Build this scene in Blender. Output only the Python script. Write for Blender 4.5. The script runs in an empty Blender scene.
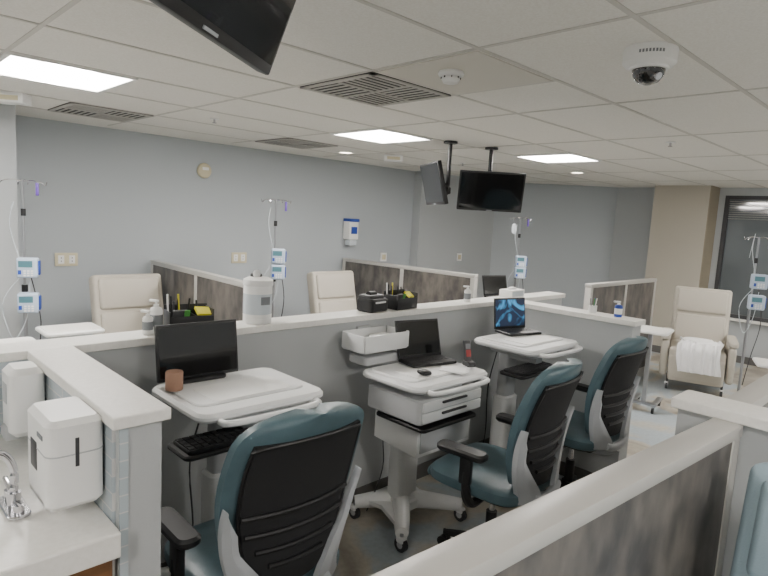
import bpy, bmesh, math, random
from mathutils import Vector, Matrix, Euler
random.seed(4)
R=math.radians
CEIL=2.43
# ---------------------------------------------------------------- materials
def lin(c):
    o=[]
    for v in c:
        v/=255.0
        o.append(v/12.92 if v<=0.04045 else ((v+0.055)/1.055)**2.4)
    return (o[0],o[1],o[2],1)
def mat(name,col,rough=0.5,metal=0.0,col2=None,scale=8,stretch=(1,1,1),bump=0.0,bscale=80,emit=0,detail=4,lo=.35,hi=.65,coat=0):
    m=bpy.data.materials.new(name); m.use_nodes=True
    nt=m.node_tree; b=nt.nodes['Principled BSDF']
    b.inputs['Base Color'].default_value=lin(col)
    b.inputs['Roughness'].default_value=rough
    b.inputs['Metallic'].default_value=metal
    if coat: b.inputs['Coat Weight'].default_value=coat
    tc=nt.nodes.new('ShaderNodeTexCoord')
    if col2:
        mp=nt.nodes.new('ShaderNodeMapping'); mp.inputs['Scale'].default_value=stretch
        n=nt.nodes.new('ShaderNodeTexNoise'); n.inputs['Scale'].default_value=scale; n.inputs['Detail'].default_value=detail
        r=nt.nodes.new('ShaderNodeValToRGB')
        r.color_ramp.elements[0].position=lo; r.color_ramp.elements[0].color=lin(col)
        r.color_ramp.elements[1].position=hi; r.color_ramp.elements[1].color=lin(col2)
        nt.links.new(tc.outputs['Object'],mp.inputs[0]); nt.links.new(mp.outputs[0],n.inputs['Vector'])
        nt.links.new(n.outputs['Fac'],r.inputs[0]); nt.links.new(r.outputs[0],b.inputs['Base Color'])
    if bump:
        n2=nt.nodes.new('ShaderNodeTexNoise'); n2.inputs['Scale'].default_value=bscale
        bp=nt.nodes.new('ShaderNodeBump'); bp.inputs['Strength'].default_value=bump; bp.inputs['Distance'].default_value=0.01
        nt.links.new(tc.outputs['Object'],n2.inputs['Vector']); nt.links.new(n2.outputs['Fac'],bp.inputs['Height'])
        nt.links.new(bp.outputs[0],b.inputs['Normal'])
    if emit:
        b.inputs['Emission Color'].default_value=lin(col); b.inputs['Emission Strength'].default_value=emit
    return m
M_wall=mat('wall_paint',(176,180,182),.75,bump=.05,bscale=150)
M_wall2=mat('wall_paint_blue',(174,180,184),.75,bump=.05,bscale=150)
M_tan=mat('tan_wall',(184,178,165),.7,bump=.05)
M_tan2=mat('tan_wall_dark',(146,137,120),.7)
M_ceil=mat('ceiling_tile',(240,238,232),.9,col2=(232,229,222),scale=120,bump=.15,bscale=260)
M_grid=mat('ceiling_tbar',(206,203,196),.6)
M_half=mat('half_wall_paint',(178,181,182),.6,bump=.04,bscale=120)
M_cap=mat('solid_surface_cap',(238,236,231),.35,col2=(232,230,224),scale=60)
M_base=mat('rubber_baseboard',(98,96,94),.6)
M_frame=mat('partition_frame_metal',(188,186,181),.38,.2)
M_panel=mat('partition_laminate',(70,68,67),.42,col2=(110,105,100),scale=5,stretch=(2.2,2.2,1.1),detail=12,lo=.36,hi=.66)
M_white=mat('white_plastic',(234,234,232),.35)
M_cartw=mat('cart_white',(226,227,227),.32)
M_cartg=mat('cart_gray',(184,186,188),.4)
M_black=mat('black_plastic',(22,22,24),.45)
M_black2=mat('black_mesh_fabric',(26,27,29),.85,bump=.3,bscale=400)
M_screen=mat('dark_screen',(10,11,13),.1,coat=.5)
M_teal=mat('teal_vinyl',(82,105,113),.42,col2=(73,95,103),scale=10,bump=.08,bscale=220)
M_silver=mat('chair_silver_plastic',(168,172,176),.42)
M_beige=mat('recliner_beige_vinyl',(184,178,166),.5,bump=.08,bscale=200)
M_ltblue=mat('pale_blue_vinyl',(146,166,176),.5,bump=.08,bscale=200)
M_chrome=mat('chrome',(200,200,204),.18,1.0)
M_steel=mat('steel_pole',(170,172,176),.3,.9)
M_dark=mat('dark_gray',(60,60,62),.5)
M_dgray=mat('vent_dark',(52,51,49),.8)
M_vent=mat('vent_louver',(184,182,176),.5)
M_pump=mat('pump_shell',(182,196,214),.4)
M_pumpd=mat('pump_display',(70,110,120),.3,emit=.3)
M_blue=mat('blue_plastic',(38,70,160),.4)
M_purple=mat('purple_plastic',(90,60,150),.4)
M_yellow=mat('yellow_paper',(225,215,60),.6)
M_green=mat('green_plastic',(80,150,70),.5)
M_red=mat('red_plastic',(150,40,40),.5)
M_brown=mat('brown_wrap',(150,116,96),.7,bump=.2)
M_ivory=mat('ivory_plate',(205,196,165),.5)
M_bag=mat('saline_bag',(200,208,214),.2)
M_cloth=mat('white_cotton',(238,238,238),.9,bump=.3,bscale=90)
M_wood=mat('wood_laminate',(128,92,60),.5,col2=(98,68,44),scale=5,stretch=(1,8,8))
M_dome=mat('smoked_dome',(16,16,18),.06,coat=1)
M_glass=mat('night_window_glass',(96,102,105),.06,coat=.6)
M_lens=mat('fixture_lens',(255,250,244),.5,emit=110)
M_lens2=mat('fixture_side_reflector',(255,250,244),.5,emit=25)
M_led=mat('downlight_lens',(255,240,215),.5,emit=12)
M_label=mat('label_print',(120,124,128),.6)
def floor_mat():
    m=bpy.data.materials.new('sheet_vinyl_floor'); m.use_nodes=True; nt=m.node_tree; b=nt.nodes['Principled BSDF']
    tc=nt.nodes.new('ShaderNodeTexCoord'); n=nt.nodes.new('ShaderNodeTexNoise'); n.inputs['Scale'].default_value=1.3; n.inputs['Detail'].default_value=6; n.inputs['Distortion'].default_value=1.4
    r=nt.nodes.new('ShaderNodeValToRGB'); e=r.color_ramp.elements
    e[0].position=.36; e[0].color=lin((152,143,130)); e[1].position=.58; e[1].color=lin((168,178,184))
    x=r.color_ramp.elements.new(.48); x.color=lin((186,179,165))
    n2=nt.nodes.new('ShaderNodeTexNoise'); n2.inputs['Scale'].default_value=30
    mx=nt.nodes.new('ShaderNodeMix'); mx.data_type='RGBA'; mx.blend_type='MULTIPLY'; mx.inputs[0].default_value=.4
    r2=nt.nodes.new('ShaderNodeValToRGB'); r2.color_ramp.elements[0].position=.3; r2.color_ramp.elements[0].color=(.7,.69,.68,1); r2.color_ramp.elements[1].position=.6
    nt.links.new(tc.outputs['Object'],n.inputs['Vector']); nt.links.new(tc.outputs['Object'],n2.inputs['Vector'])
    nt.links.new(n.outputs['Fac'],r.inputs[0]); nt.links.new(n2.outputs['Fac'],r2.inputs[0])
    nt.links.new(r.outputs[0],mx.inputs[6]); nt.links.new(r2.outputs[0],mx.inputs[7]); nt.links.new(mx.outputs[2],b.inputs['Base Color'])
    b.inputs['Roughness'].default_value=.38
    return m
M_floor=floor_mat()
def brick_mat():
    m=bpy.data.materials.new('glass_mosaic_tile'); m.use_nodes=True; nt=m.node_tree; b=nt.nodes['Principled BSDF']
    tc=nt.nodes.new('ShaderNodeTexCoord'); mp=nt.nodes.new('ShaderNodeMapping')
    mp.inputs['Rotation'].default_value=(0,R(90),R(90))
    br=nt.nodes.new('ShaderNodeTexBrick'); br.inputs['Scale'].default_value=1
    br.inputs['Brick Width'].default_value=.15; br.inputs['Row Height'].default_value=.05; br.inputs['Mortar Size'].default_value=.002
    br.inputs['Color1'].default_value=lin((180,190,195)); br.inputs['Color2'].default_value=lin((168,180,187)); br.inputs['Mortar'].default_value=lin((205,205,203))
    nt.links.new(tc.outputs['Object'],mp.inputs[0]); nt.links.new(mp.outputs[0],br.inputs['Vector']); nt.links.new(br.outputs['Color'],b.inputs['Base Color'])
    b.inputs['Roughness'].default_value=.15
    return m
M_tile=brick_mat()
def bluescreen():
    m=bpy.data.materials.new('login_screen'); m.use_nodes=True; nt=m.node_tree; b=nt.nodes['Principled BSDF']
    tc=nt.nodes.new('ShaderNodeTexCoord'); n=nt.nodes.new('ShaderNodeTexNoise'); n.inputs['Scale'].default_value=7; n.inputs['Distortion'].default_value=1.5
    r=nt.nodes.new('ShaderNodeValToRGB'); r.color_ramp.elements[0].position=.5; r.color_ramp.elements[0].color=lin((10,28,54)); r.color_ramp.elements[1].position=.64; r.color_ramp.elements[1].color=lin((60,140,190))
    nt.links.new(tc.outputs['Object'],n.inputs['Vector']); nt.links.new(n.outputs['Fac'],r.inputs[0])
    nt.links.new(r.outputs[0],b.inputs['Base Color']); nt.links.new(r.outputs[0],b.inputs['Emission Color']); b.inputs['Emission Strength'].default_value=.9
    return m
M_bscreen=bluescreen()

# ---------------------------------------------------------------- mesh builder
def catmull(P,sub):
    P=[Vector(p) for p in P]
    if sub<=1 or len(P)<3: return P
    out=[]
    for i in range(len(P)-1):
        p0=P[max(i-1,0)];p1=P[i];p2=P[i+1];p3=P[min(i+2,len(P)-1)]
        for k in range(sub):
            t=k/sub
            out.append(.5*((2*p1)+(-p0+p2)*t+(2*p0-5*p1+4*p2-p3)*t*t+(-p0+3*p1-3*p2+p3)*t**3))
    out.append(P[-1]); return out
class B:
    def __init__(s,name):
        s.name=name; s.bm=bmesh.new(); s.mats=[]; s.M=Matrix.Identity(4)
    def mi(s,m):
        if m not in s.mats: s.mats.append(m)
        return s.mats.index(m)
    def merge(s,t,m,X=None):
        if X is not None: t.transform(X)
        t.transform(s.M)
        i=s.mi(m)
        for f in t.faces: f.material_index=i
        me=bpy.data.meshes.new('tmp'); t.to_mesh(me); t.free()
        s.bm.from_mesh(me); bpy.data.meshes.remove(me)
    def box(s,c,sz,m,b=0,seg=2,rot=(0,0,0)):
        t=bmesh.new(); bmesh.ops.create_cube(t,size=1)
        bmesh.ops.scale(t,vec=sz,verts=t.verts)
        if b: bmesh.ops.bevel(t,geom=t.edges[:],offset=min(b,.49*min(sz)),segments=seg,affect='EDGES',profile=.5)
        s.merge(t,m,Matrix.Translation(c)@Euler(rot).to_matrix().to_4x4())
    def bx(s,x0,x1,y0,y1,z0,z1,m,b=0,seg=2):
        s.box(((x0+x1)/2,(y0+y1)/2,(z0+z1)/2),(abs(x1-x0),abs(y1-y0),abs(z1-z0)),m,b,seg)
    def cyl(s,p1,p2,r,m,r2=None,n=20):
        p1=Vector(p1);p2=Vector(p2);d=p2-p1
        t=bmesh.new(); bmesh.ops.create_cone(t,cap_ends=True,segments=n,radius1=r,radius2=r if r2 is None else r2,depth=d.length)
        s.merge(t,m,Matrix.Translation((p1+p2)/2)@d.to_track_quat('Z','Y').to_matrix().to_4x4())
    def tube(s,P,r,m,n=8,sub=6):
        rl=r if isinstance(r,(list,tuple)) else None
        Q=catmull(P,sub); L=len(Q); t=bmesh.new(); rings=[]
        for i,p in enumerate(Q):
            d=(Q[min(i+1,L-1)]-Q[max(i-1,0)]).normalized()
            a=d.cross(Vector((0,0,1)))
            if a.length<.05: a=d.cross(Vector((0,1,0)))
            a.normalize(); c=d.cross(a).normalized()
            if rl:
                f=i/(L-1)*(len(rl)-1);k=min(int(f),len(rl)-2);rr=rl[k]+(rl[k+1]-rl[k])*(f-k)
            else: rr=r
            rings.append([t.verts.new(p+rr*(math.cos(2*math.pi*j/n)*a+math.sin(2*math.pi*j/n)*c)) for j in range(n)])
        for i in range(L-1):
            for j in range(n):
                t.faces.new((rings[i][j],rings[i][(j+1)%n],rings[i+1][(j+1)%n],rings[i+1][j]))
        t.faces.new(rings[0]);t.faces.new(rings[-1][::-1])
        bmesh.ops.recalc_face_normals(t,faces=t.faces); s.merge(t,m)
    def sup(s,c,sz,m,e1=.35,e2=.35,rot=(0,0,0),nu=28,nv=14):
        def sp(v,e): return math.copysign(abs(v)**e,v)
        t=bmesh.new(); rows=[]
        for i in range(1,nv):
            ph=-math.pi/2+math.pi*i/nv
            rows.append([t.verts.new((sz[0]/2*sp(math.cos(ph),e1)*sp(math.cos(2*math.pi*j/nu),e2),sz[1]/2*sp(math.cos(ph),e1)*sp(math.sin(2*math.pi*j/nu),e2),sz[2]/2*sp(math.sin(ph),e1))) for j in range(nu)])
        for i in range(len(rows)-1):
            for j in range(nu): t.faces.new((rows[i][j],rows[i][(j+1)%nu],rows[i+1][(j+1)%nu],rows[i+1][j]))
        a=t.verts.new((0,0,-sz[2]/2));b=t.verts.new((0,0,sz[2]/2))
        for j in range(nu):
            t.faces.new((a,rows[0][(j+1)%nu],rows[0][j])); t.faces.new((b,rows[-1][j],rows[-1][(j+1)%nu]))
        s.merge(t,m,Matrix.Translation(c)@Euler(rot).to_matrix().to_4x4())
    def slab(s,fr,bk,m,ns=14,nt=18,s0=-1,s1=1):
        t=bmesh.new();A=[];C=[]
        for i in range(nt+1):
            A.append([t.verts.new(fr(s0+(s1-s0)*j/ns,i/nt)) for j in range(ns+1)])
            C.append([t.verts.new(bk(s0+(s1-s0)*j/ns,i/nt)) for j in range(ns+1)])
        for i in range(nt):
            for j in range(ns):
                t.faces.new((A[i][j],A[i][j+1],A[i+1][j+1],A[i+1][j])); t.faces.new((C[i][j],C[i+1][j],C[i+1][j+1],C[i][j+1]))
            t.faces.new((A[i][0],A[i+1][0],C[i+1][0],C[i][0])); t.faces.new((A[i][ns],C[i][ns],C[i+1][ns],A[i+1][ns]))
        for j in range(ns):
            t.faces.new((A[0][j],C[0][j],C[0][j+1],A[0][j+1])); t.faces.new((A[nt][j],A[nt][j+1],C[nt][j+1],C[nt][j]))
        bmesh.ops.recalc_face_normals(t,faces=t.faces); s.merge(t,m)
    def rr(s,c,w,d,h,r,m,e=.006,n=6):
        def ring(w,d,r):
            o=[]
            for k,(sx,sy) in enumerate(((1,1),(-1,1),(-1,-1),(1,-1))):
                for i in range(n+1):
                    a=math.pi/2*k+math.pi/2*i/n
                    o.append((sx*(w/2-r)+r*math.cos(a),sy*(d/2-r)+r*math.sin(a)))
            return o
        t=bmesh.new(); rings=[]
        for ins,z in ((e,-h/2),(0,-h/2+e),(0,h/2-e),(e,h/2)):
            rings.append([t.verts.new((x,y,z)) for x,y in ring(w-2*ins,d-2*ins,max(r-ins,.001))])
        N=len(rings[0])
        for i in range(3):
            for j in range(N): t.faces.new((rings[i][j],rings[i][(j+1)%N],rings[i+1][(j+1)%N],rings[i+1][j]))
        t.faces.new(rings[0][::-1]);t.faces.new(rings[3]); s.merge(t,m,Matrix.Translation(c))
    def lathe(s,prof,c,m,n=28):
        t=bmesh.new();rings=[[t.verts.new((r*math.cos(2*math.pi*j/n),r*math.sin(2*math.pi*j/n),z)) for j in range(n)] for r,z in prof]
        for i in range(len(rings)-1):
            for j in range(n): t.faces.new((rings[i][j],rings[i][(j+1)%n],rings[i+1][(j+1)%n],rings[i+1][j]))
        t.faces.new(rings[0][::-1]);t.faces.new(rings[-1])
        bmesh.ops.recalc_face_normals(t,faces=t.faces); s.merge(t,m,Matrix.Translation(c))
    def prism(s,pts,z0,z1,m):
        t=bmesh.new(); a=[t.verts.new((x,y,z0)) for x,y in pts]; b=[t.verts.new((x,y,z1)) for x,y in pts]; n=len(pts)
        for i in range(n): t.faces.new((a[i],a[(i+1)%n],b[(i+1)%n],b[i]))
        t.faces.new(a[::-1]);t.faces.new(b); bmesh.ops.recalc_face_normals(t,faces=t.faces); s.merge(t,m)
    def done(s,loc=(0,0,0),rz=0,flat=False):
        me=bpy.data.meshes.new(s.name+'_mesh'); s.bm.to_mesh(me); s.bm.free()
        for m in s.mats: me.materials.append(m)
        if not flat:
            me.polygons.foreach_set('use_smooth',[True]*len(me.polygons)); me.set_sharp_from_angle(angle=R(38))
        me.update()
        o=bpy.data.objects.new(s.name,me); bpy.context.collection.objects.link(o)
        o.location=loc; o.rotation_euler=(0,0,rz); return o

# ---------------------------------------------------------------- room shell
U0,U1,V0,V1=-2.5,9.15,-3.0,5.75
b=B('floor'); b.bx(U0-.1,U1+.1,V0-.1,V1+.1,-.05,0,M_floor); b.done(flat=True)
b=B('ceiling'); b.bx(U0-.1,U1+.1,V0-.1,V1+.1,CEIL,CEIL+.05,M_ceil); b.done(flat=True)
b=B('trim_ceiling_grid')
v=2.07-.61*8
while v<5.7:
    b.bx(U0+.01,U1-.01,v-.010,v+.010,CEIL-.004,CEIL-.0005,M_grid); v+=.61
u=.66-1.22*2
while u<9.1:
    b.bx(u-.010,u+.010,V0+.01,5.08 if u<1.06 else 5.55,CEIL-.0035,CEIL-.0005,M_grid); u+=1.22
for x,y in ((2.49,2.07),(2.49,1.46),(3.71,3.29),(1.27,3.29),(4.93,2.68),(3.71,4.51)):
    b.bx(x-.010,x+.010,y,y+.61,CEIL-.0035,CEIL-.0005,M_grid)
b.done(flat=True)
b=B('wall_back'); b.bx(1.07,6.14,5.75,5.87,0,CEIL,M_wall2); b.done(flat=True)
b=B('wall_back_left'); b.bx(U0,1.07,5.1,5.87,0,CEIL,M_wall); b.done(flat=True)
b=B('wall_back_right'); b.bx(6.14,7.95,5.6,5.87,0,CEIL,M_wall); b.done(flat=True)
b=B('wall_corner'); b.prism([(7.95,5.6),(9.15,4.11),(9.27,4.11),(9.27,5.87),(7.95,5.87)],0,CEIL,M_wall2); b.done(flat=True)
b=B('wall_right')
b.bx(9.15,9.27,2.55,4.11,0,CEIL,M_wall); b.bx(9.15,9.27,V0,2.55,0,.62,M_wall)
b.bx(9.15,9.27,V0,2.55,2.32,CEIL,M_wall); b.bx(9.15,9.27,V0,-.4,.62,2.32,M_wall); b.done(flat=True)
b=B('wall_right_tan_column')
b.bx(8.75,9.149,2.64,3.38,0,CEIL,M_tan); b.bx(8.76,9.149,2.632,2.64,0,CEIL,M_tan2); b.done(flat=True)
b=B('wall_front'); b.bx(U0,U1,V0-.12,V0,0,CEIL,M_wall); b.done(flat=True)
b=B('wall_left'); b.bx(U0-.12,U0,V0,5.1,0,CEIL,M_wall); b.done(flat=True)
b=B('window_1')
b.bx(9.19,9.21,-.4,2.55,.62,2.32,M_glass)
for y in (-.4,1.0,2.50): b.bx(9.14,9.24,y,y+.05,.62,2.32,M_dark)
for z in (.62,2.27): b.bx(9.142,9.238,-.4,2.55,z,z+.05,M_dark)
for k in range(9): b.bx(9.165,9.185,-.35,2.50,2.24-.03*k,2.243-.03*k,M_vent)
b.bx(9.07,9.149,-.42,2.57,.585,.615,M_cap,.005); b.done(flat=True)
b=B('baseboard_back'); b.bx(1.19,6.13,5.735,5.749,0,.1,M_base); b.bx(6.15,7.94,5.585,5.599,0,.1,M_base); b.done(flat=True)
b=B('baseboard_right'); b.bx(8.735,8.749,2.62,3.38,0,.1,M_base); b.bx(9.135,9.149,3.4,4.1,0,.1,M_base); b.bx(9.135,9.149,V0,2.5,0,.1,M_base); b.done(flat=True)

# ---------------------------------------------------------------- nurse-station half walls
CAP=1.18
b=B('half_wall')
b.bx(-1.2,4.58,2.45,2.58,0,CAP-.035,M_half); b.bx(.55,.67,1.555,2.45,0,CAP-.035,M_half); b.bx(3.70,3.83,1.47,2.45,0,CAP-.035,M_half)
b.bx(-1.2,4.6,2.43,2.60,CAP-.035,CAP,M_cap,.004); b.bx(.53,.69,1.535,2.432,CAP-.035,CAP,M_cap,.004); b.bx(3.68,3.85,1.45,2.432,CAP-.035,CAP,M_cap,.004)
b.bx(.541,.55,1.575,2.448,.2,CAP-.036,M_tile); b.bx(-1.2,.54,2.441,2.45,.88,CAP-.036,M_tile)
b.bx(.552,.575,1.549,1.556,0,CAP-.036,M_tile)
b.done(flat=True)
b=B('baseboard_nurse_station')
b.bx(.67,3.70,2.442,2.45,0,.1,M_base); b.bx(.67,.678,1.55,2.44,0,.1,M_base); b.bx(3.692,3.70,1.47,2.44,0,.1,M_base); b.bx(.55,.67,1.546,1.555,0,.1,M_base); b.done(flat=True)
b=B('half_wall')
b.bx(2.13,2.26,-2.4,.66,0,CAP-.035,M_half); b.bx(2.11,2.28,-2.4,.68,CAP-.035,CAP,M_cap,.004)
b.done(flat=True)

def partition(p0,p1,h,npan,loc_name='cubicle_partition',th=.07):
    p0=Vector(p0);p1=Vector(p1);d=p1-p0;L=d.length
    b=B(loc_name); w=.055
    b.box((L/2,0,h-.02),(L,th,.04),M_frame,.004)
    b.box((L/2,0,.06),(L-.01,th*.8,.12),M_frame)
    for i in range(npan+1):
        x=w/2+(L-w)*i/npan
        b.box((x,0,(h-.04)/2),(w,th*.88,h-.04),M_frame,.003)
    pl=(L-w)/npan
    for i in range(npan):
        x=w/2+pl*(i+.5)
        b.box((x,0,(h-.04+.12)/2),(pl-w,th*.78,h-.16),M_panel)
    return b.done((p0.x,p0.y,0),math.atan2(d.y,d.x))
partition((-.45,.675),(2.105,.495),1.15,2,th=.09)
partition((2.285,.54),(4.4,.54),1.15,2,th=.09)
partition((2.36,5.70),(2.30,3.65),1.2,2)
partition((4.85,5.70),(4.95,3.65),1.2,2)
partition((5.5,2.67),(7.2,2.67),1.2,2)

# ---------------------------------------------------------------- ceiling things
def troffer(x,y):
    b=B('ceiling_light_panel'); z=CEIL
    for a,c,w,d in ((0,.295,.61,.02),(0,-.295,.61,.02),(.295,0,.02,.57),(-.295,0,.02,.57)): b.box((a,c,z-.008),(w,d,.014),M_white)
    b.box((0,0,z-.004),(.57,.57,.006),M_lens2)
    b.sup((0,0,z-.008),(.26,.52,.03),M_lens,.5,.3)
    b.done((x,y,0))
for x,y in ((.965,3.595),(3.405,3.595),(5.235,2.985),(-1.475,3.595),(-1.475,-.065),(.965,-1.285),(3.405,-1.285),(6.455,-1.285),(7.675,.545)): troffer(x,y)  # panels outside the camera view are assumed, added for fill light
def diffuser(x,y,w=.58):
    b=B('ceiling_air_vent'); z=CEIL
    b.box((0,0,z-.004),(w,w,.006),M_dgray)
    for q in (-1,1):
        b.box((0,q*(w/2-.015),z-.009),(w,.03,.006),M_vent); b.box((q*(w/2-.015),0,z-.009),(.03,w,.006),M_vent)
    b.box((0,0,z-.009),(.022,w*.94,.005),M_vent); b.box((0,0,z-.009),(w*.94,.022,.005),M_vent)
    for k in range(5):
        o=.045+.045*k
        for q in (-1,1):
            b.box((q*w/4,q*o,z-.0085),(w/2*.92,.017,.003),M_vent)
            b.box((q*o,-q*w/4,z-.0085),(.017,w/2*.92,.003),M_vent)
    b.done((x,y,0),flat=True)
diffuser(2.185,2.375); diffuser(1.575,4.815); diffuser(3.405,4.815)
b=B('trim_ceiling_access_panel'); b.box((2.185,1.765,CEIL-.004),(.57,.57,.006),mat('access_panel_paint',(212,208,198),.6),.002); b.done(flat=True)
def smoke(x,y,z0):
    b=B('smoke_detector'); b.lathe([(.055,z0),(.06,z0-.012),(.055,z0-.02),(.04,z0-.024),(.043,z0-.035),(.034,z0-.05),(.015,z0-.054)],(0,0,0),M_white)
    for k in range(8):
        a=k*math.pi/4; b.box((.04*math.cos(a),.04*math.sin(a),z0-.029),(.012,.004,.008),M_dark,rot=(0,0,a))
    b.done((x,y,0))
smoke(2.08,1.76,CEIL-.008)
b=B('smoke_detector'); b.M=Matrix.Translation((2.9,5.748,2.13))@Matrix.Rotation(R(90),4,'X')
b.lathe([(.075,0),(.08,.015),(.07,.035),(.04,.045)],(0,0,0),M_ivory); b.box((0,.02,.045),(.07,.03,.01),M_white,.004); b.done()
for x,y in ((4.11,4.89),(6.66,3.52)):
    b=B('recessed_downlight'); b.lathe([(.09,CEIL),(.092,CEIL-.008),(.075,CEIL-.012),(.07,CEIL-.006)],(0,0,0),M_white); b.cyl((0,0,CEIL-.008),(0,0,CEIL-.005),.068,M_led); b.done((x,y,0))
for x,y in ((4.5,4.55),(.94,4.57)):
    b=B('ceiling_sensor_box'); b.box((0,0,CEIL-.035),(.2,.12,.07),M_white,.01); b.box((0,-.061,CEIL-.04),(.14,.004,.03),M_ivory); b.done((x,y,0),R(-40))
for x,y in ((5.4,4.3),(2.2,4.2),(4.6,1.7)):
    b=B('fire_sprinkler'); b.cyl((0,0,CEIL),(0,0,CEIL-.006),.035,M_white); b.cyl((0,0,CEIL),(0,0,CEIL-.03),.008,M_chrome); b.cyl((0,0,CEIL-.03),(0,0,CEIL-.033),.016,M_chrome); b.done((x,y,0))
b=B('security_dome_camera')
b.lathe([(.092,CEIL),(.096,CEIL-.01),(.094,CEIL-.055),(.084,CEIL-.066),(.066,CEIL-.07)],(0,0,0),M_white,40)
b.lathe([(.058,CEIL-.068),(.06,CEIL-.078),(.055,CEIL-.1),(.037,CEIL-.122),(.012,CEIL-.131)],(0,0,0),M_dome,32)
b.lathe([(.07,CEIL-.069),(.068,CEIL-.078),(.06,CEIL-.079)],(0,0,0),M_white,32)
b.cyl((-.02,-.03,CEIL-.1),(-.03,-.052,CEIL-.112),.014,M_chrome)
for k in range(8):
    a=R(-155)+ (k-3.5)*.12
    b.box((.0955*math.cos(a),.0955*math.sin(a),CEIL-.03),(.002,.007,.011),M_label,rot=(0,0,a))
b.done((2.25,.94,0))

def tv(loc,rz,tilt,w=.56,h=.34):
    b=B('ceiling_mounted_television')
    T=Matrix.Rotation(tilt,4,'X'); b.M=T
    b.box((0,0,0),(w,.035,h),M_black,.006); b.box((0,-.0185,.004),(w-.03,.002,h-.035),M_screen)
    b.box((0,.03,0),(w*.6,.04,h*.6),M_black,.012); b.box((0,-.019,-h/2+.008),(.05,.003,.006),M_silver)
    b.box((0,.055,0),(.12,.02,.12),M_dark)
    b.M=Matrix.Identity(4)
    b.cyl((0,.075,-.02),(0,.13,-.0),.022,M_black); top=CEIL-loc[2]
    b.cyl((0,.13,-.06),(0,.13,top-.001),.018,M_black); b.cyl((0,.13,top-.02),(0,.13,top-.001),.06,M_black)
    b.box((0,.13,-.05),(.05,.05,.06),M_black,.01)
    b.tube([(.03,.13,-.02),(.09,.1,-.09),(.05,.06,-.14)],.005,M_black,6)
    b.done(loc,rz)
tv((.51,.92,2.205),R(35.7),R(20))
tv((4.28,3.07,2.03),R(-44.5),R(14),.58,.35)
tv((3.80,3.33,2.06),R(-122),R(14),.54,.36)

# ---------------------------------------------------------------- office chairs
def chair(loc,rz):
    b=B('office_chair')
    for k in range(5):
        a=R(90+72*k); c,s=math.cos(a),math.sin(a)
        b.tube([(0,0,.115),(c*.12,s*.12,.11),(c*.27,s*.27,.075)],[.032,.026,.016],M_black,8,3)
        p=(c*.27,s*.27); t=(-s,c)
        b.cyl((p[0],p[1],.05),(p[0],p[1],.09),.008,M_black)
        for q in (-1,1):
            b.cyl((p[0]+t[0]*.008*q,p[1]+t[1]*.008*q,.028),(p[0]+t[0]*.027*q,p[1]+t[1]*.027*q,.028),.028,M_black,n=14)
        b.box((p[0],p[1],.045),(.03,.03,.02),M_black,.006)
    b.cyl((0,0,.08),(0,0,.16),.042,M_black); b.cyl((0,0,.12),(0,0,.3),.028,M_black); b.cyl((0,0,.28),(0,0,.44),.016,M_chrome)
    b.box((0,-.03,.44),(.2,.28,.055),M_black,.015); b.rr((0,.0,.472),.46,.44,.025,.1,M_black)
    b.sup((0,.01,.505),(.53,.52,.085),M_teal,.45,.42); b.sup((0,.235,.49),(.44,.1,.07),M_teal,.7,.5)
    b.tube([(.08,.0,.44),(.22,.02,.43),(.27,.03,.43)],.008,M_black)
    for q in (-1,1):
        b.tube([(q*.12,-.02,.44),(q*.24,-.02,.435),(q*.285,-.01,.48),(q*.29,0,.6)],[.02,.022,.024,.02],M_black,8,5)
        b.box((q*.29,0,.61),(.035,.06,.14),M_black,.01)
        b.rr((q*.285,.03,.69),.085,.26,.035,.035,M_black,.01)
    def W(t):
        w=.175+.085*math.sin(min(t/.6,1)*math.pi/2) if t<.6 else .26-.03*((t-.6)/.4)**2
        if t>.84: w*=max(.02,(1-((t-.84)/.16)**2.6))**.42
        if t<.08: w*=max(.35,(1-((.08-t)/.08)**2.4*.6))
        return w
    def Y(t): return -.245-.12*t**1.3+.035*math.sin(t*math.pi)
    def P(s,t,off,k=1):
        return Vector((s*W(t)*k, Y(t)+.055*(s*k)**2+off, .53+.615*t))
    ease=lambda t:.5-.5*math.cos(math.pi*t)
    b.slab(lambda s,t:P(s,ease(t),.018+.022*(1-abs(s)**3)*min(1,6*ease(t))),lambda s,t:P(s,ease(t),-.014),M_teal,16,26)
    b.slab(lambda s,t:P(s,.03+.84*ease(t),-.006,.82),lambda s,t:P(s,.03+.84*ease(t),-.03,.80),M_black2,14,22)
    rimt=[P(.82,i/16*.78+.06,-.026) for i in range(17)]
    top=[P(.82*math.cos(a),.84+.03*math.sin(a),-.026) for a in [R(20+140*i/8) for i in range(9)]]
    b.tube(rimt+top+[Vector((-p.x,p.y,p.z)) for p in rimt[::-1]],.007,M_black,8,1)
    for z,k in ((.16,.5),(.25,.66),(.35,.77),(.46,.8)):
        b.tube([P(s/6,z,-.036,k) for s in range(-6,7)],.009,M_black,8,1)
    for q in (-1,1):
        def inn(t): return min(.86,.30+2.1*t-1.2*t*t)
        def F(s,t,o):
            tt=.58*t; a=inn(tt); c=1.06-.06*t**3
            f=a+(c-a)*s
            if t>.75: f=a+(c-a)*(1-(1-s)*(1-(t-.75)/.27))
            w=W(max(tt,.07)); return Vector((q*f*w,Y(tt)+.055*f*f+o,.49+.64*tt))
        b.slab(lambda s,t:F(s,t,-.026),lambda s,t:F(s,t,-.05-.012*(1-abs(2*s-1))),M_silver,6,20,0,1)
    b.tube([(-.13,-.268,.505),(-.08,-.28,.49),(0,-.285,.485),(.08,-.28,.49),(.13,-.268,.505)],.024,M_silver,10,5)
    b.tube([(0,-.06,.43),(0,-.2,.43),(0,-.28,.475)],[.035,.035,.03],M_silver,10,5)
    return b.done(loc,rz)
chair((1.08,1.70,0),R(-1)); chair((2.38,1.55,0),R(6)); chair((3.33,1.62,0),R(0))

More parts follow.
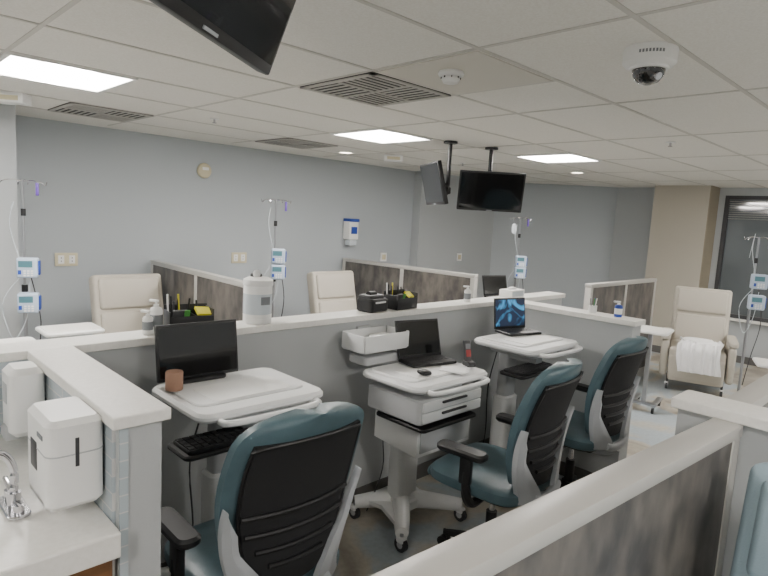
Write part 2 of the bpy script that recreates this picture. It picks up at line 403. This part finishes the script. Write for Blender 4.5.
# ---------------------------------------------------------------- workstation carts
def caster(b,x,y,r=.04):
    b.cyl((x-.012,y,r),(x+.012,y,r),r,M_dark,n=18); b.cyl((x-.014,y,r),(x+.014,y,r),r*.5,M_cartg,n=12); b.box((x,y,r*1.7),(.045,.05,.035),M_cartw,.012); b.cyl((x,y,r*1.8),(x,y,r*2.5),.01,M_steel)
def keyboard(b,c,rx=0):
    b.rr(c,.40,.14,.016,.012,M_black,.003)
    for i in range(4):
        for j in range(14): b.box((c[0]-.182+.028*j,c[1]-.048+.032*i,c[2]+.01),(.022,.025,.006),M_dark)
def cart(loc,z,w=.6,d=.46,drawers=False,tray=False,rz=0):
    b=B('mobile_workstation_cart'); cy=.13; fy=-.12 if drawers else -.05
    b.rr((0,cy,.115),.17,.2,.07,.05,M_cartw,.012)
    for x,y in ((-.25,fy),(.25,fy),(-.22,.29),(.22,.29)):
        b.tube([(0,cy,.12),(x*.5,cy+(y-cy)*.5,.115),(x,y,.1)],[.055,.048,.036],M_cartw,10,4); caster(b,x,y)
    b.prism([(-.1,.04),(.1,.04),(.2,fy),(.25,fy+.01),(.16,cy),(.2,.28),(-.2,.28),(-.16,cy),(-.25,fy+.01),(-.2,fy)],.1,.125,M_cartw)
    b.rr((0,cy,.36),.16,.11,.5,.03,M_cartw,.01); b.rr((0,cy,z*.5+.16),.12,.08,z-.42,.02,M_cartg,.004)
    b.rr((0,.02,z-.06),.34,.34,.05,.05,M_cartg,.01)
    b.rr((0,0,z-.018),w,d,.036,.06,M_cartw,.012); b.rr((0,.03,z+.002),w*.86,d*.74,.012,.05,M_cartw,.005)
    b.rr((0,-.03,z+.0085),w*.62,d*.45,.006,.03,M_white,.002)
    b.tube([(-w*.36,-d/2+.02,z-.03),(-w*.34,-d/2-.045,z-.028),(0,-d/2-.065,z-.026),(w*.34,-d/2-.045,z-.028),(w*.36,-d/2+.02,z-.03)],.013,M_cartw,10,6)
    if drawers:
        b.rr((0,.0,z-.145),.52,.4,.13,.03,M_cartg,.008)
        for k in range(2):
            b.box((0,-.203,z-.115-.058*k),(.48,.014,.05),M_cartw,.004); b.box((0,-.214,z-.105-.058*k),(.2,.014,.012),M_dark,.003)
        b.rr((-.02,-.04,z-.235),.46,.36,.02,.03,M_black,.005); keyboard(b,(-.02,-.1,z-.218))
        b.prism([(-.22,-.16),(.22,-.16),(.18,.2),(-.18,.2)],z-.40,z-.245,M_cartw)
        b.box((0,-.163,z-.32),(.4,.008,.12),M_cartg,.003)
        b.box((.268,0,z-.12),(.012,.3,.04),M_dark,.004)
    if tray:
        b.rr((-.1,-.10,z-.17),.44,.18,.018,.03,M_black,.005); keyboard(b,(-.1,-.10,z-.155)); b.box((0,.02,z-.12),(.08,.25,.04),M_cartg,.01)
    b.tube([(.06,cy+.04,z-.08),(.13,cy+.06,z-.3),(.1,cy+.08,.35),(.05,cy+.08,.2),(.07,cy+.12,.14)],.005,M_black,6,6)
    b.tube([(-.05,cy+.05,z-.08),(-.12,cy+.06,z-.35),(-.1,cy+.07,.3),(-.16,cy+.12,.04)],.004,M_dark,6,6)
    return b.done(loc,rz)
cart((1.22,2.07,0),1.01,.58,.47,tray=True)
cart((2.37,2.04,0),.92,.62,.44,drawers=True)
cart((3.27,1.97,0),1.01,.60,.46,tray=True)
cart((4.66,3.12,0),1.02,.5,.4)
def laptop(loc,rz,w=.33,d=.21,ang=12,scr=M_screen,sh=.21):
    b=B('laptop_computer')
    b.rr((0,0,.009),w,d,.016,.012,M_black,.003)
    for i in range(4):
        for j in range(12): b.box((-w*.41+w*.0745*j,-.01+.024*i,.018),(w*.06,.019,.003),M_dark)
    b.box((0,-.065,.0175),(.09,.05,.001),M_dark)
    b.M=Matrix.Translation((0,d/2-.004,.016))@Matrix.Rotation(R(-ang),4,'X')
    b.box((0,0,sh/2),(w,.008,sh),M_black,.003); b.box((0,-.0048,sh/2+.003),(w-.02,.001,sh-.03),scr)
    b.done(loc,rz)
b=B('computer_monitor')
b.M=Matrix.Rotation(R(-8),4,'X'); b.box((0,0,.128),(.36,.02,.235),M_black,.004); b.box((0,-.0105,.13),(.34,.001,.21),M_screen); b.box((0,.018,.12),(.2,.02,.13),M_black,.008)
b.M=Matrix.Identity(4); b.rr((0,.01,.01),.22,.1,.018,.02,M_black,.004); b.cyl((0,.02,.01),(0,.025,.06),.02,M_black); b.done((1.13,2.245,1.018),R(-2))
laptop((2.47,2.12,.933),R(-12),.31,.16,16,M_screen,.22)
laptop((3.35,2.09,1.023),R(-14),.28,.17,8,M_bscreen,.21)
laptop((4.70,3.14,1.033),R(-15),.30,.2,15,M_screen,.2)
b=B('cordless_phone_handset'); b.rr((0,0,.014),.055,.075,.028,.014,M_dark,.005)
b.M=Matrix.Translation((0,.01,.02))@Matrix.Rotation(R(-15),4,'X'); b.rr((0,0,.06),.045,.024,.13,.01,M_dark,.004); b.box((0,-.0125,.09),(.032,.002,.03),M_label); b.box((0,-.0125,.05),(.03,.002,.04),M_red); b.done((2.635,1.95,.929),R(-20))
b=B('stack_of_papers'); 
for k in range(3): b.box((0.004*k,.003*k,.0015+.002*k),(.1,.14,.0018),M_cloth,rot=(0,0,.12*k))
b.done((2.46,1.92,.933),R(20))
b=B('self_adherent_bandage_roll'); b.lathe([(.012,0),(.032,0),(.034,.004),(.034,.071),(.032,.075),(.012,.075)],(0,0,0),M_brown); b.done((.982,2.165,1.0195))
b=B('computer_mouse'); b.sup((0,0,.016),(.05,.085,.028),M_black,.8,.9); b.done((2.25,1.95,.933),R(10))
b=B('wall_mounted_storage_bin')
b.rr((0,0,.0),.36,.2,.014,.03,M_cartw,.004)
for c,s_ in (((0,-.095,.045),(.34,.01,.09)),((0,.095,.045),(.34,.01,.09)),((-.175,0,.045),(.01,.18,.09)),((.175,0,.045),(.01,.18,.09))): b.box(c,s_,M_cartw,.003)
b.box((0,.11,.0),(.1,.02,.2),M_cartg,.004); b.box((.05,.0,.04),(.12,.1,.05),M_white,.005); b.rr((0,0,-.06),.28,.16,.05,.03,M_cartg,.008); b.done((2.24,2.322,1.015))

# ---------------------------------------------------------------- recliners
def recliner(loc,rz,M_u=M_beige,blanket=False):
    b=B('patient_recliner_chair')
    b.box((0,.03,.17),(.52,.56,.1),M_dark,.02)
    for x,y in ((-.27,-.25),(.27,-.25),(-.27,.3),(.27,.3)): caster(b,x,y,.04); b.cyl((x,y,.08),(x,y,.2),.012,M_dark)
    for q in (-1,1):
        b.box((q*.325,.02,.36),(.075,.66,.40),M_u,.03,3)
        b.sup((q*.33,0,.59),(.1,.62,.075),M_u,.5,.35)
        b.box((q*.366,.02,.36),(.006,.5,.25),M_u,.002)
    b.box((0,-.02,.42),(.56,.58,.16),M_u,.045,4)
    b.box((0,-.30,.27),(.55,.07,.30),M_u,.03,3)
    b.box((0,-.345,.27),(.45,.012,.2),M_u,.005)
    b.M=Matrix.Translation((0,.26,.42))@Matrix.Rotation(R(-13),4,'X')
    b.box((0,.02,.34),(.60,.13,.76),M_u,.035,4); b.box((0,-.045,.2),(.52,.05,.38),M_u,.024,3); b.box((0,-.045,.55),(.52,.05,.27),M_u,.024,3)
    b.M=Matrix.Identity(4)
    o=b.done(loc,rz)
    if blanket:
        b=B('folded_white_blanket')
        def path(t):
            L=t*.66
            if L<.36: return (.06-L,.515+.008)
            if L<.42: return (-.30-(L-.36)*1.2,.523-(L-.36)*.5)
            return (-.372-.01*math.sin(t*9),.493-(L-.42))
        def fr(s,t,o=0):
            y,z=path(t); wob=.016*math.sin(s*9+t*4)+.01*math.sin(s*21+t*9)
            return Vector((s*.21+.02*math.sin(t*7)+.02,y-abs(wob)*(1 if t>.6 else .3)-o*.6*(t>.6),z+abs(wob)*(1.2 if t<.62 else .0)+(o if t<=.6 else 0)))
        b.slab(lambda s,t:fr(s,t,.022),lambda s,t:fr(s,t,0),M_cloth,28,26)
        b.sup((.0,-.05,.555),(.32,.22,.06),M_cloth,.7,.6); b.sup((.06,-.16,.55),(.26,.16,.07),M_cloth,.8,.8,rot=(.1,.1,.5))
        b.done(loc,rz)
recliner((1.92,4.80,0),R(0)); recliner((4.05,4.55,0),R(0)); recliner((7.12,2.08,0),R(-72),blanket=True)
recliner((1.46,.07,0),R(-90),M_ltblue)

# ---------------------------------------------------------------- IV poles
def ivpole(loc,rz=0,top=1.87,pumps=(1.26,1.01),bag=False,ps=1.0):
    b=B('iv_pole')
    for k in range(5):
        a=R(72*k+10); c,s=math.cos(a),math.sin(a)
        b.tube([(0,0,.1),(c*.14,s*.14,.09),(c*.28,s*.28,.065)],[.018,.016,.012],M_steel,8,3); b.cyl((c*.28,s*.28-.01,.025),(c*.28,s*.28+.01,.025),.025,M_black,n=14); b.cyl((c*.28,s*.28,.04),(c*.28,s*.28,.08),.007,M_steel)
    b.cyl((0,0,.08),(0,0,1.1),.013,M_steel); b.cyl((0,0,1.05),(0,0,top),.009,M_steel); b.cyl((0,0,1.08),(0,0,1.13),.02,M_black)
    b.cyl((0,0,top-.25),(0,0,top-.2),.016,M_black)
    for k in range(4):
        a=R(90*k+20); c,s=math.cos(a),math.sin(a)
        b.tube([(0,0,top-.01),(c*.06,s*.06,top),(c*.12,s*.12,top-.012),(c*.14,s*.14,top-.03),(c*.15,s*.15,top-.005)],.004,M_chrome,6,5)
    b.box((.09,-.02,top-.06),(.02,.02,.09),M_purple,.004)
    for z in pumps:
        b.box((.03,-.06,z),(.13*ps,.09,.14*ps),M_pump,.012,3); b.box((.02,-.106,z+.028*ps),(.085*ps,.003,.045*ps),M_pumpd); b.box((-.045*ps+.03,-.106,z-.03*ps),(.02,.004,.03),M_blue)
        for i in range(3):
            for j in range(3): b.box((.015+.022*i*ps,-.107,z-.02*ps-.016*j),(.014*ps,.004,.01),M_white)
        b.box((0,-.0,z),(.05,.05,.05),M_dark,.008); b.box((.03+.07*ps,-.06,z),(.012,.06,.1*ps),M_blue,.004)
    if bag:
        b.sup((-.08,-.03,top-.14),(.06,.018,.13),M_bag,.7,.5); b.cyl((-.08,-.03,top-.08),(-.1,-.035,top-.01),.002,M_bag,n=6)
    p=pumps[0]
    b.tube([(-.02,-.08,p+.07),(-.07,-.09,p+.3),(-.05,-.05,p+.45),(-.07,-.03,top-.2)],.003,M_bag,6,6)
    b.tube([(-.02,-.08,p-.07),(-.12,-.1,p-.25),(-.06,-.1,p-.5),(.02,-.06,p-.35),(.04,-.06,p-.1)],.003,M_bag,6,6)
    b.tube([(.04,-.03,p-.05),(.1,-.03,p-.4),(.06,0,p-.75),(.03,.02,.3)],.004,M_dark,6,6)
    b.done(loc,rz)
ivpole((1.02,4.70,0),R(-20)); ivpole((3.09,4.66,0),R(-30),1.86,(1.33,1.18)); ivpole((6.22,3.98,0),R(-45),1.84,(1.3,1.16),True); ivpole((6.42,1.46,0),R(-60),1.76,(1.34,1.14))

# ---------------------------------------------------------------- overbed tables
def table(loc,rz,z,w=.6,d=.36):
    b=B('overbed_table'); b.rr((0,0,z-.012),w,d,.024,.04,M_white,.006); b.rr((0,0,z+.001),w-.05,d-.05,.004,.03,M_cap,.001)
    b.rr((-w/2+.08,.0,z/2+.03),.05,.04,z-.09,.01,M_steel,.003)
    b.box((0,-.1,.08),(w*.9,.05,.025),M_steel,.006); b.box((0,.1,.08),(w*.9,.05,.025),M_steel,.006); b.box((-w/2+.08,0,.08),(.06,.25,.03),M_steel,.006)
    for x in (-w*.42,w*.42):
        for y in (-.1,.1): b.cyl((x,y-.01,.03),(x,y+.01,.03),.03,M_black,n=14); b.cyl((x,y,.03),(x,y,.08),.008,M_steel)
    b.done(loc,rz)
table((1.16,4.15,0),R(0),.90,.36,.3); table((5.85,2.12,0),R(10),.80,.40,.32); table((6.0,1.12,0),R(20),.66,.36,.3); table((.70,3.85,0),R(0),.90,.4,.3)

# ---------------------------------------------------------------- things standing on the cap
C1=CAP+.001
b=B('wipes_canister'); b.lathe([(.068,0),(.072,.006),(.072,.19),(.07,.195)],(0,0,0),M_white,32); b.lathe([(.0725,.05),(.0728,.052),(.0728,.15),(.0725,.152)],(0,0,0),M_bag,32)
b.lathe([(.075,.193),(.076,.2),(.074,.222),(.055,.232),(.03,.234)],(0,0,0),M_white,32); b.box((.0,.02,.24),(.05,.04,.02),M_dark,.006)
b.box((0,-.0725,.12),(.05,.003,.04),M_label); b.sup((-.01,0,.25),(.04,.02,.04),M_cloth,.8,.8); b.done((1.575,2.515,C1))
def organizer(loc,rz):
    b=B('desk_organizer'); w,d=.2,.12
    b.box((0,0,.004),(w,d,.008),M_black)
    b.box((0,d/2-.003,.055),(w,.006,.11),M_black,.001)
    b.box((0,-d/2+.003,.035),(w,.006,.07),M_black,.001); b.box((-w/2+.003,0,.045),(.006,d,.09),M_black,.001); b.box((w/2-.003,0,.05),(.006,d,.1),M_black,.001); b.box((.02,0,.035),(.005,d,.07),M_black); b.box((-.04,.02,.04),(.1,.005,.08),M_black)
    for i,(x,y,h,m) in enumerate(((-.07,.04,.15,M_black),(-.05,.04,.14,M_black),(-.03,.045,.16,M_yellow),(-.06,.035,.13,M_dark),(.0,.04,.14,M_black),(-.08,.045,.16,M_white),(.05,.03,.13,M_black))):
        b.cyl((x,y,.01),(x+.012*math.sin(i*2),y+.008*math.cos(i),h),.0045,m,n=8)
    b.box((.06,-.02,.085),(.07,.05,.012),M_yellow,rot=(.6,.1,.2)); b.box((-.05,-.03,.055),(.07,.02,.09),M_dark,.01,rot=(.2,0,.1)); b.box((-.02,-.045,.078),(.025,.003,.04),M_green,rot=(.3,0,0))
    b.done(loc,rz)
organizer((1.21,2.52,C1),R(-10)); organizer((2.63,2.52,C1),R(5))
def bottle(loc,h=.15,r=.028,m=M_white,capm=M_white):
    b=B('hand_sanitizer_bottle'); b.lathe([(r*.95,0),(r,.004),(r,h*.7),(r*.8,h*.78),(r*.4,h*.82)],(0,0,0),m,20); b.lathe([(r*.42,h*.82),(r*.42,h*.9),(r*.15,h*.91),(r*.15,h)],(0,0,0),capm,14)
    b.box((-.012,0,h),(.045,.014,.012),capm,.004); b.lathe([(r*1.01,h*.2),(r*1.015,h*.22),(r*1.015,h*.55),(r*1.01,h*.57)],(0,0,0),M_label if m is M_white else M_white,20); b.done(loc,R(-60))
bottle((1.06,2.53,C1),.14); bottle((1.01,2.50,C1),.1,.022); bottle((3.76,1.60,C1),.1,.025,M_blue,M_white); bottle((3.30,2.5,C1),.11,.025)
b=B('label_printer'); b.rr((0,0,.04),.17,.13,.08,.025,M_black,.01); b.rr((0,.01,.085),.15,.1,.03,.02,M_dark,.008); b.box((0,-.06,.06),(.1,.012,.01),M_white); b.cyl((-.03,.01,.1),(.03,.01,.1),.02,M_black); b.done((2.38,2.515,C1),R(8))
b=B('tissue_box'); b.box((0,0,.03),(.2,.11,.06),M_white,.003); b.sup((0,0,.065),(.1,.05,.03),M_cloth,.9,.9); b.box((0,-.0555,.03),(.17,.002,.04),M_bag); b.done((3.9,2.52,C1),R(3))
b=B('pen_cup'); b.lathe([(.025,0),(.027,.002),(.028,.05),(.024,.05),(.023,.006)],(0,0,0),M_white,20)
for i in range(5): b.cyl((.01*math.cos(i*1.3),.01*math.sin(i*1.3),.006),(.022*math.cos(i*1.3),.022*math.sin(i*1.3),.1),.003,(M_blue,M_white,M_dark,M_green,M_white)[i],n=8)
b.done((3.765,1.78,C1))

# ---------------------------------------------------------------- wall items
for x in (1.58,3.34):
    b=B('wall_outlet_plate'); b.box((x,5.744,1.21),(.19,.012,.12),M_ivory,.004)
    for q in (-.045,.045):
        b.box((x+q,5.737,1.21),(.05,.004,.075),M_white,.002); b.box((x+q,5.7345,1.225),(.006,.002,.012),M_dark); b.box((x+q,5.7345,1.195),(.006,.002,.012),M_dark)
    b.done()
b=B('wall_sharps_container'); b.box((0,0,0),(.16,.13,.24),M_white,.015,3); b.box((0,-.005,.13),(.165,.14,.04),M_blue,.01); b.box((0,-.068,.0),(.1,.004,.09),M_blue); b.box((0,-.01,-.16),(.12,.1,.07),M_bag,.01); b.done((4.92,5.68,1.56))
for x in (5.6,7.1):
    b=B('wall_outlet_plate'); yy=5.744 if x<6.14 else 5.594; b.box((x,yy,1.2),(.12,.012,.12),M_white,.003); b.box((x,yy-.008,1.2),(.07,.004,.07),M_ivory,.002); b.done()
b=B('paper_towel_dispenser')
b.rr((0,0,.125),.145,.22,.25,.03,M_white,.015); b.box((-.055,0,.015),(.035,.17,.03),M_white,.01)
b.box((-.0725,.02,.13),(.004,.06,.08),M_dark,.01); b.rr((0,0,.155),.1475,.2225,.004,.03,M_cartg,.001); b.box((-.0735,-.045,.2),(.002,.05,.012),M_label); b.box((.0,-.1105,.16),(.01,.003,.08),M_dark,.001); b.box((-.02,0,.0),(.08,.17,.006),M_cloth); b.done((.464,1.72,.92))
b=B('soap_dispenser'); b.rr((0,0,.12),.11,.14,.24,.03,M_white,.02); b.box((-.04,0,.01),(.05,.07,.05),M_cartg,.01); b.box((-.056,0,.15),(.003,.05,.07),M_cartg,.005); b.done((.480,2.26,.93))

# ---------------------------------------------------------------- sink counter
b=B('sink_vanity'); CT=.87
b.bx(-1.0,.536,1.56,2.436,.0,CT-.045,M_wood)
x0,x1,y0,y1=-.14,.27,1.80,2.25
for a in ((-1.02,x0,1.52,2.44),(x1,.539,1.52,2.44),(x0,x1,1.52,y0),(x0,x1,y1,2.44)): b.bx(a[0],a[1],a[2],a[3],CT-.044,CT,M_cap)
b.bx(x0,x1,y0,y1,CT-.044,CT-.036,M_white)
b.bx(-1.02,.539,1.50,1.52,CT-.07,CT+.002,M_cap,.005)
for k in range(3): b.bx(-1.0+.51*k,-.51+.51*k+.02,1.545,1.56,.1,.78,M_wood,.004)
b.done(flat=True)
b=B('sink_faucet'); b.rr((0,0,.006),.06,.16,.01,.025,M_chrome,.003); b.cyl((0,0,.002),(0,0,.05),.018,M_chrome); b.tube([(0,0,.04),(0,0,.12),(-.03,0,.17),(-.1,0,.17),(-.13,0,.13)],.011,M_chrome,12,8)
for q in (-1,1):
    b.cyl((0,q*.055,.003),(0,q*.055,.035),.014,M_chrome); b.box((.0,q*.075,.045),(.014,.07,.01),M_chrome,.004,rot=(q*.25,0,0))
b.done((.355,1.81,CT+.001),R(0))

# ---------------------------------------------------------------- world + camera
w=bpy.data.worlds.new('World'); bpy.context.scene.world=w; w.use_nodes=True
w.node_tree.nodes['Background'].inputs[0].default_value=(.02,.025,.03,1); w.node_tree.nodes['Background'].inputs[1].default_value=1
cam=bpy.data.cameras.new('Camera'); co=bpy.data.objects.new('Camera',cam); bpy.context.collection.objects.link(co)
cam.sensor_width=36; cam.lens=575/768*36; cam.clip_start=.05
p=R(7.0); r=R(3.2); hd=R(45.5)
Fh=Vector((math.cos(hd),math.sin(hd),0)); Rt=Vector((math.sin(hd),-math.cos(hd),0))
fw=Fh*math.cos(p)-Vector((0,0,math.sin(p))); up=Rt.cross(fw)
cx=Rt*math.cos(r)+up*math.sin(r); cu=-Rt*math.sin(r)+up*math.cos(r)
Mx=Matrix((cx,cu,-fw)).transposed().to_4x4(); Mx.translation=(0,0,1.75)
co.matrix_world=Mx
bpy.context.scene.camera=co
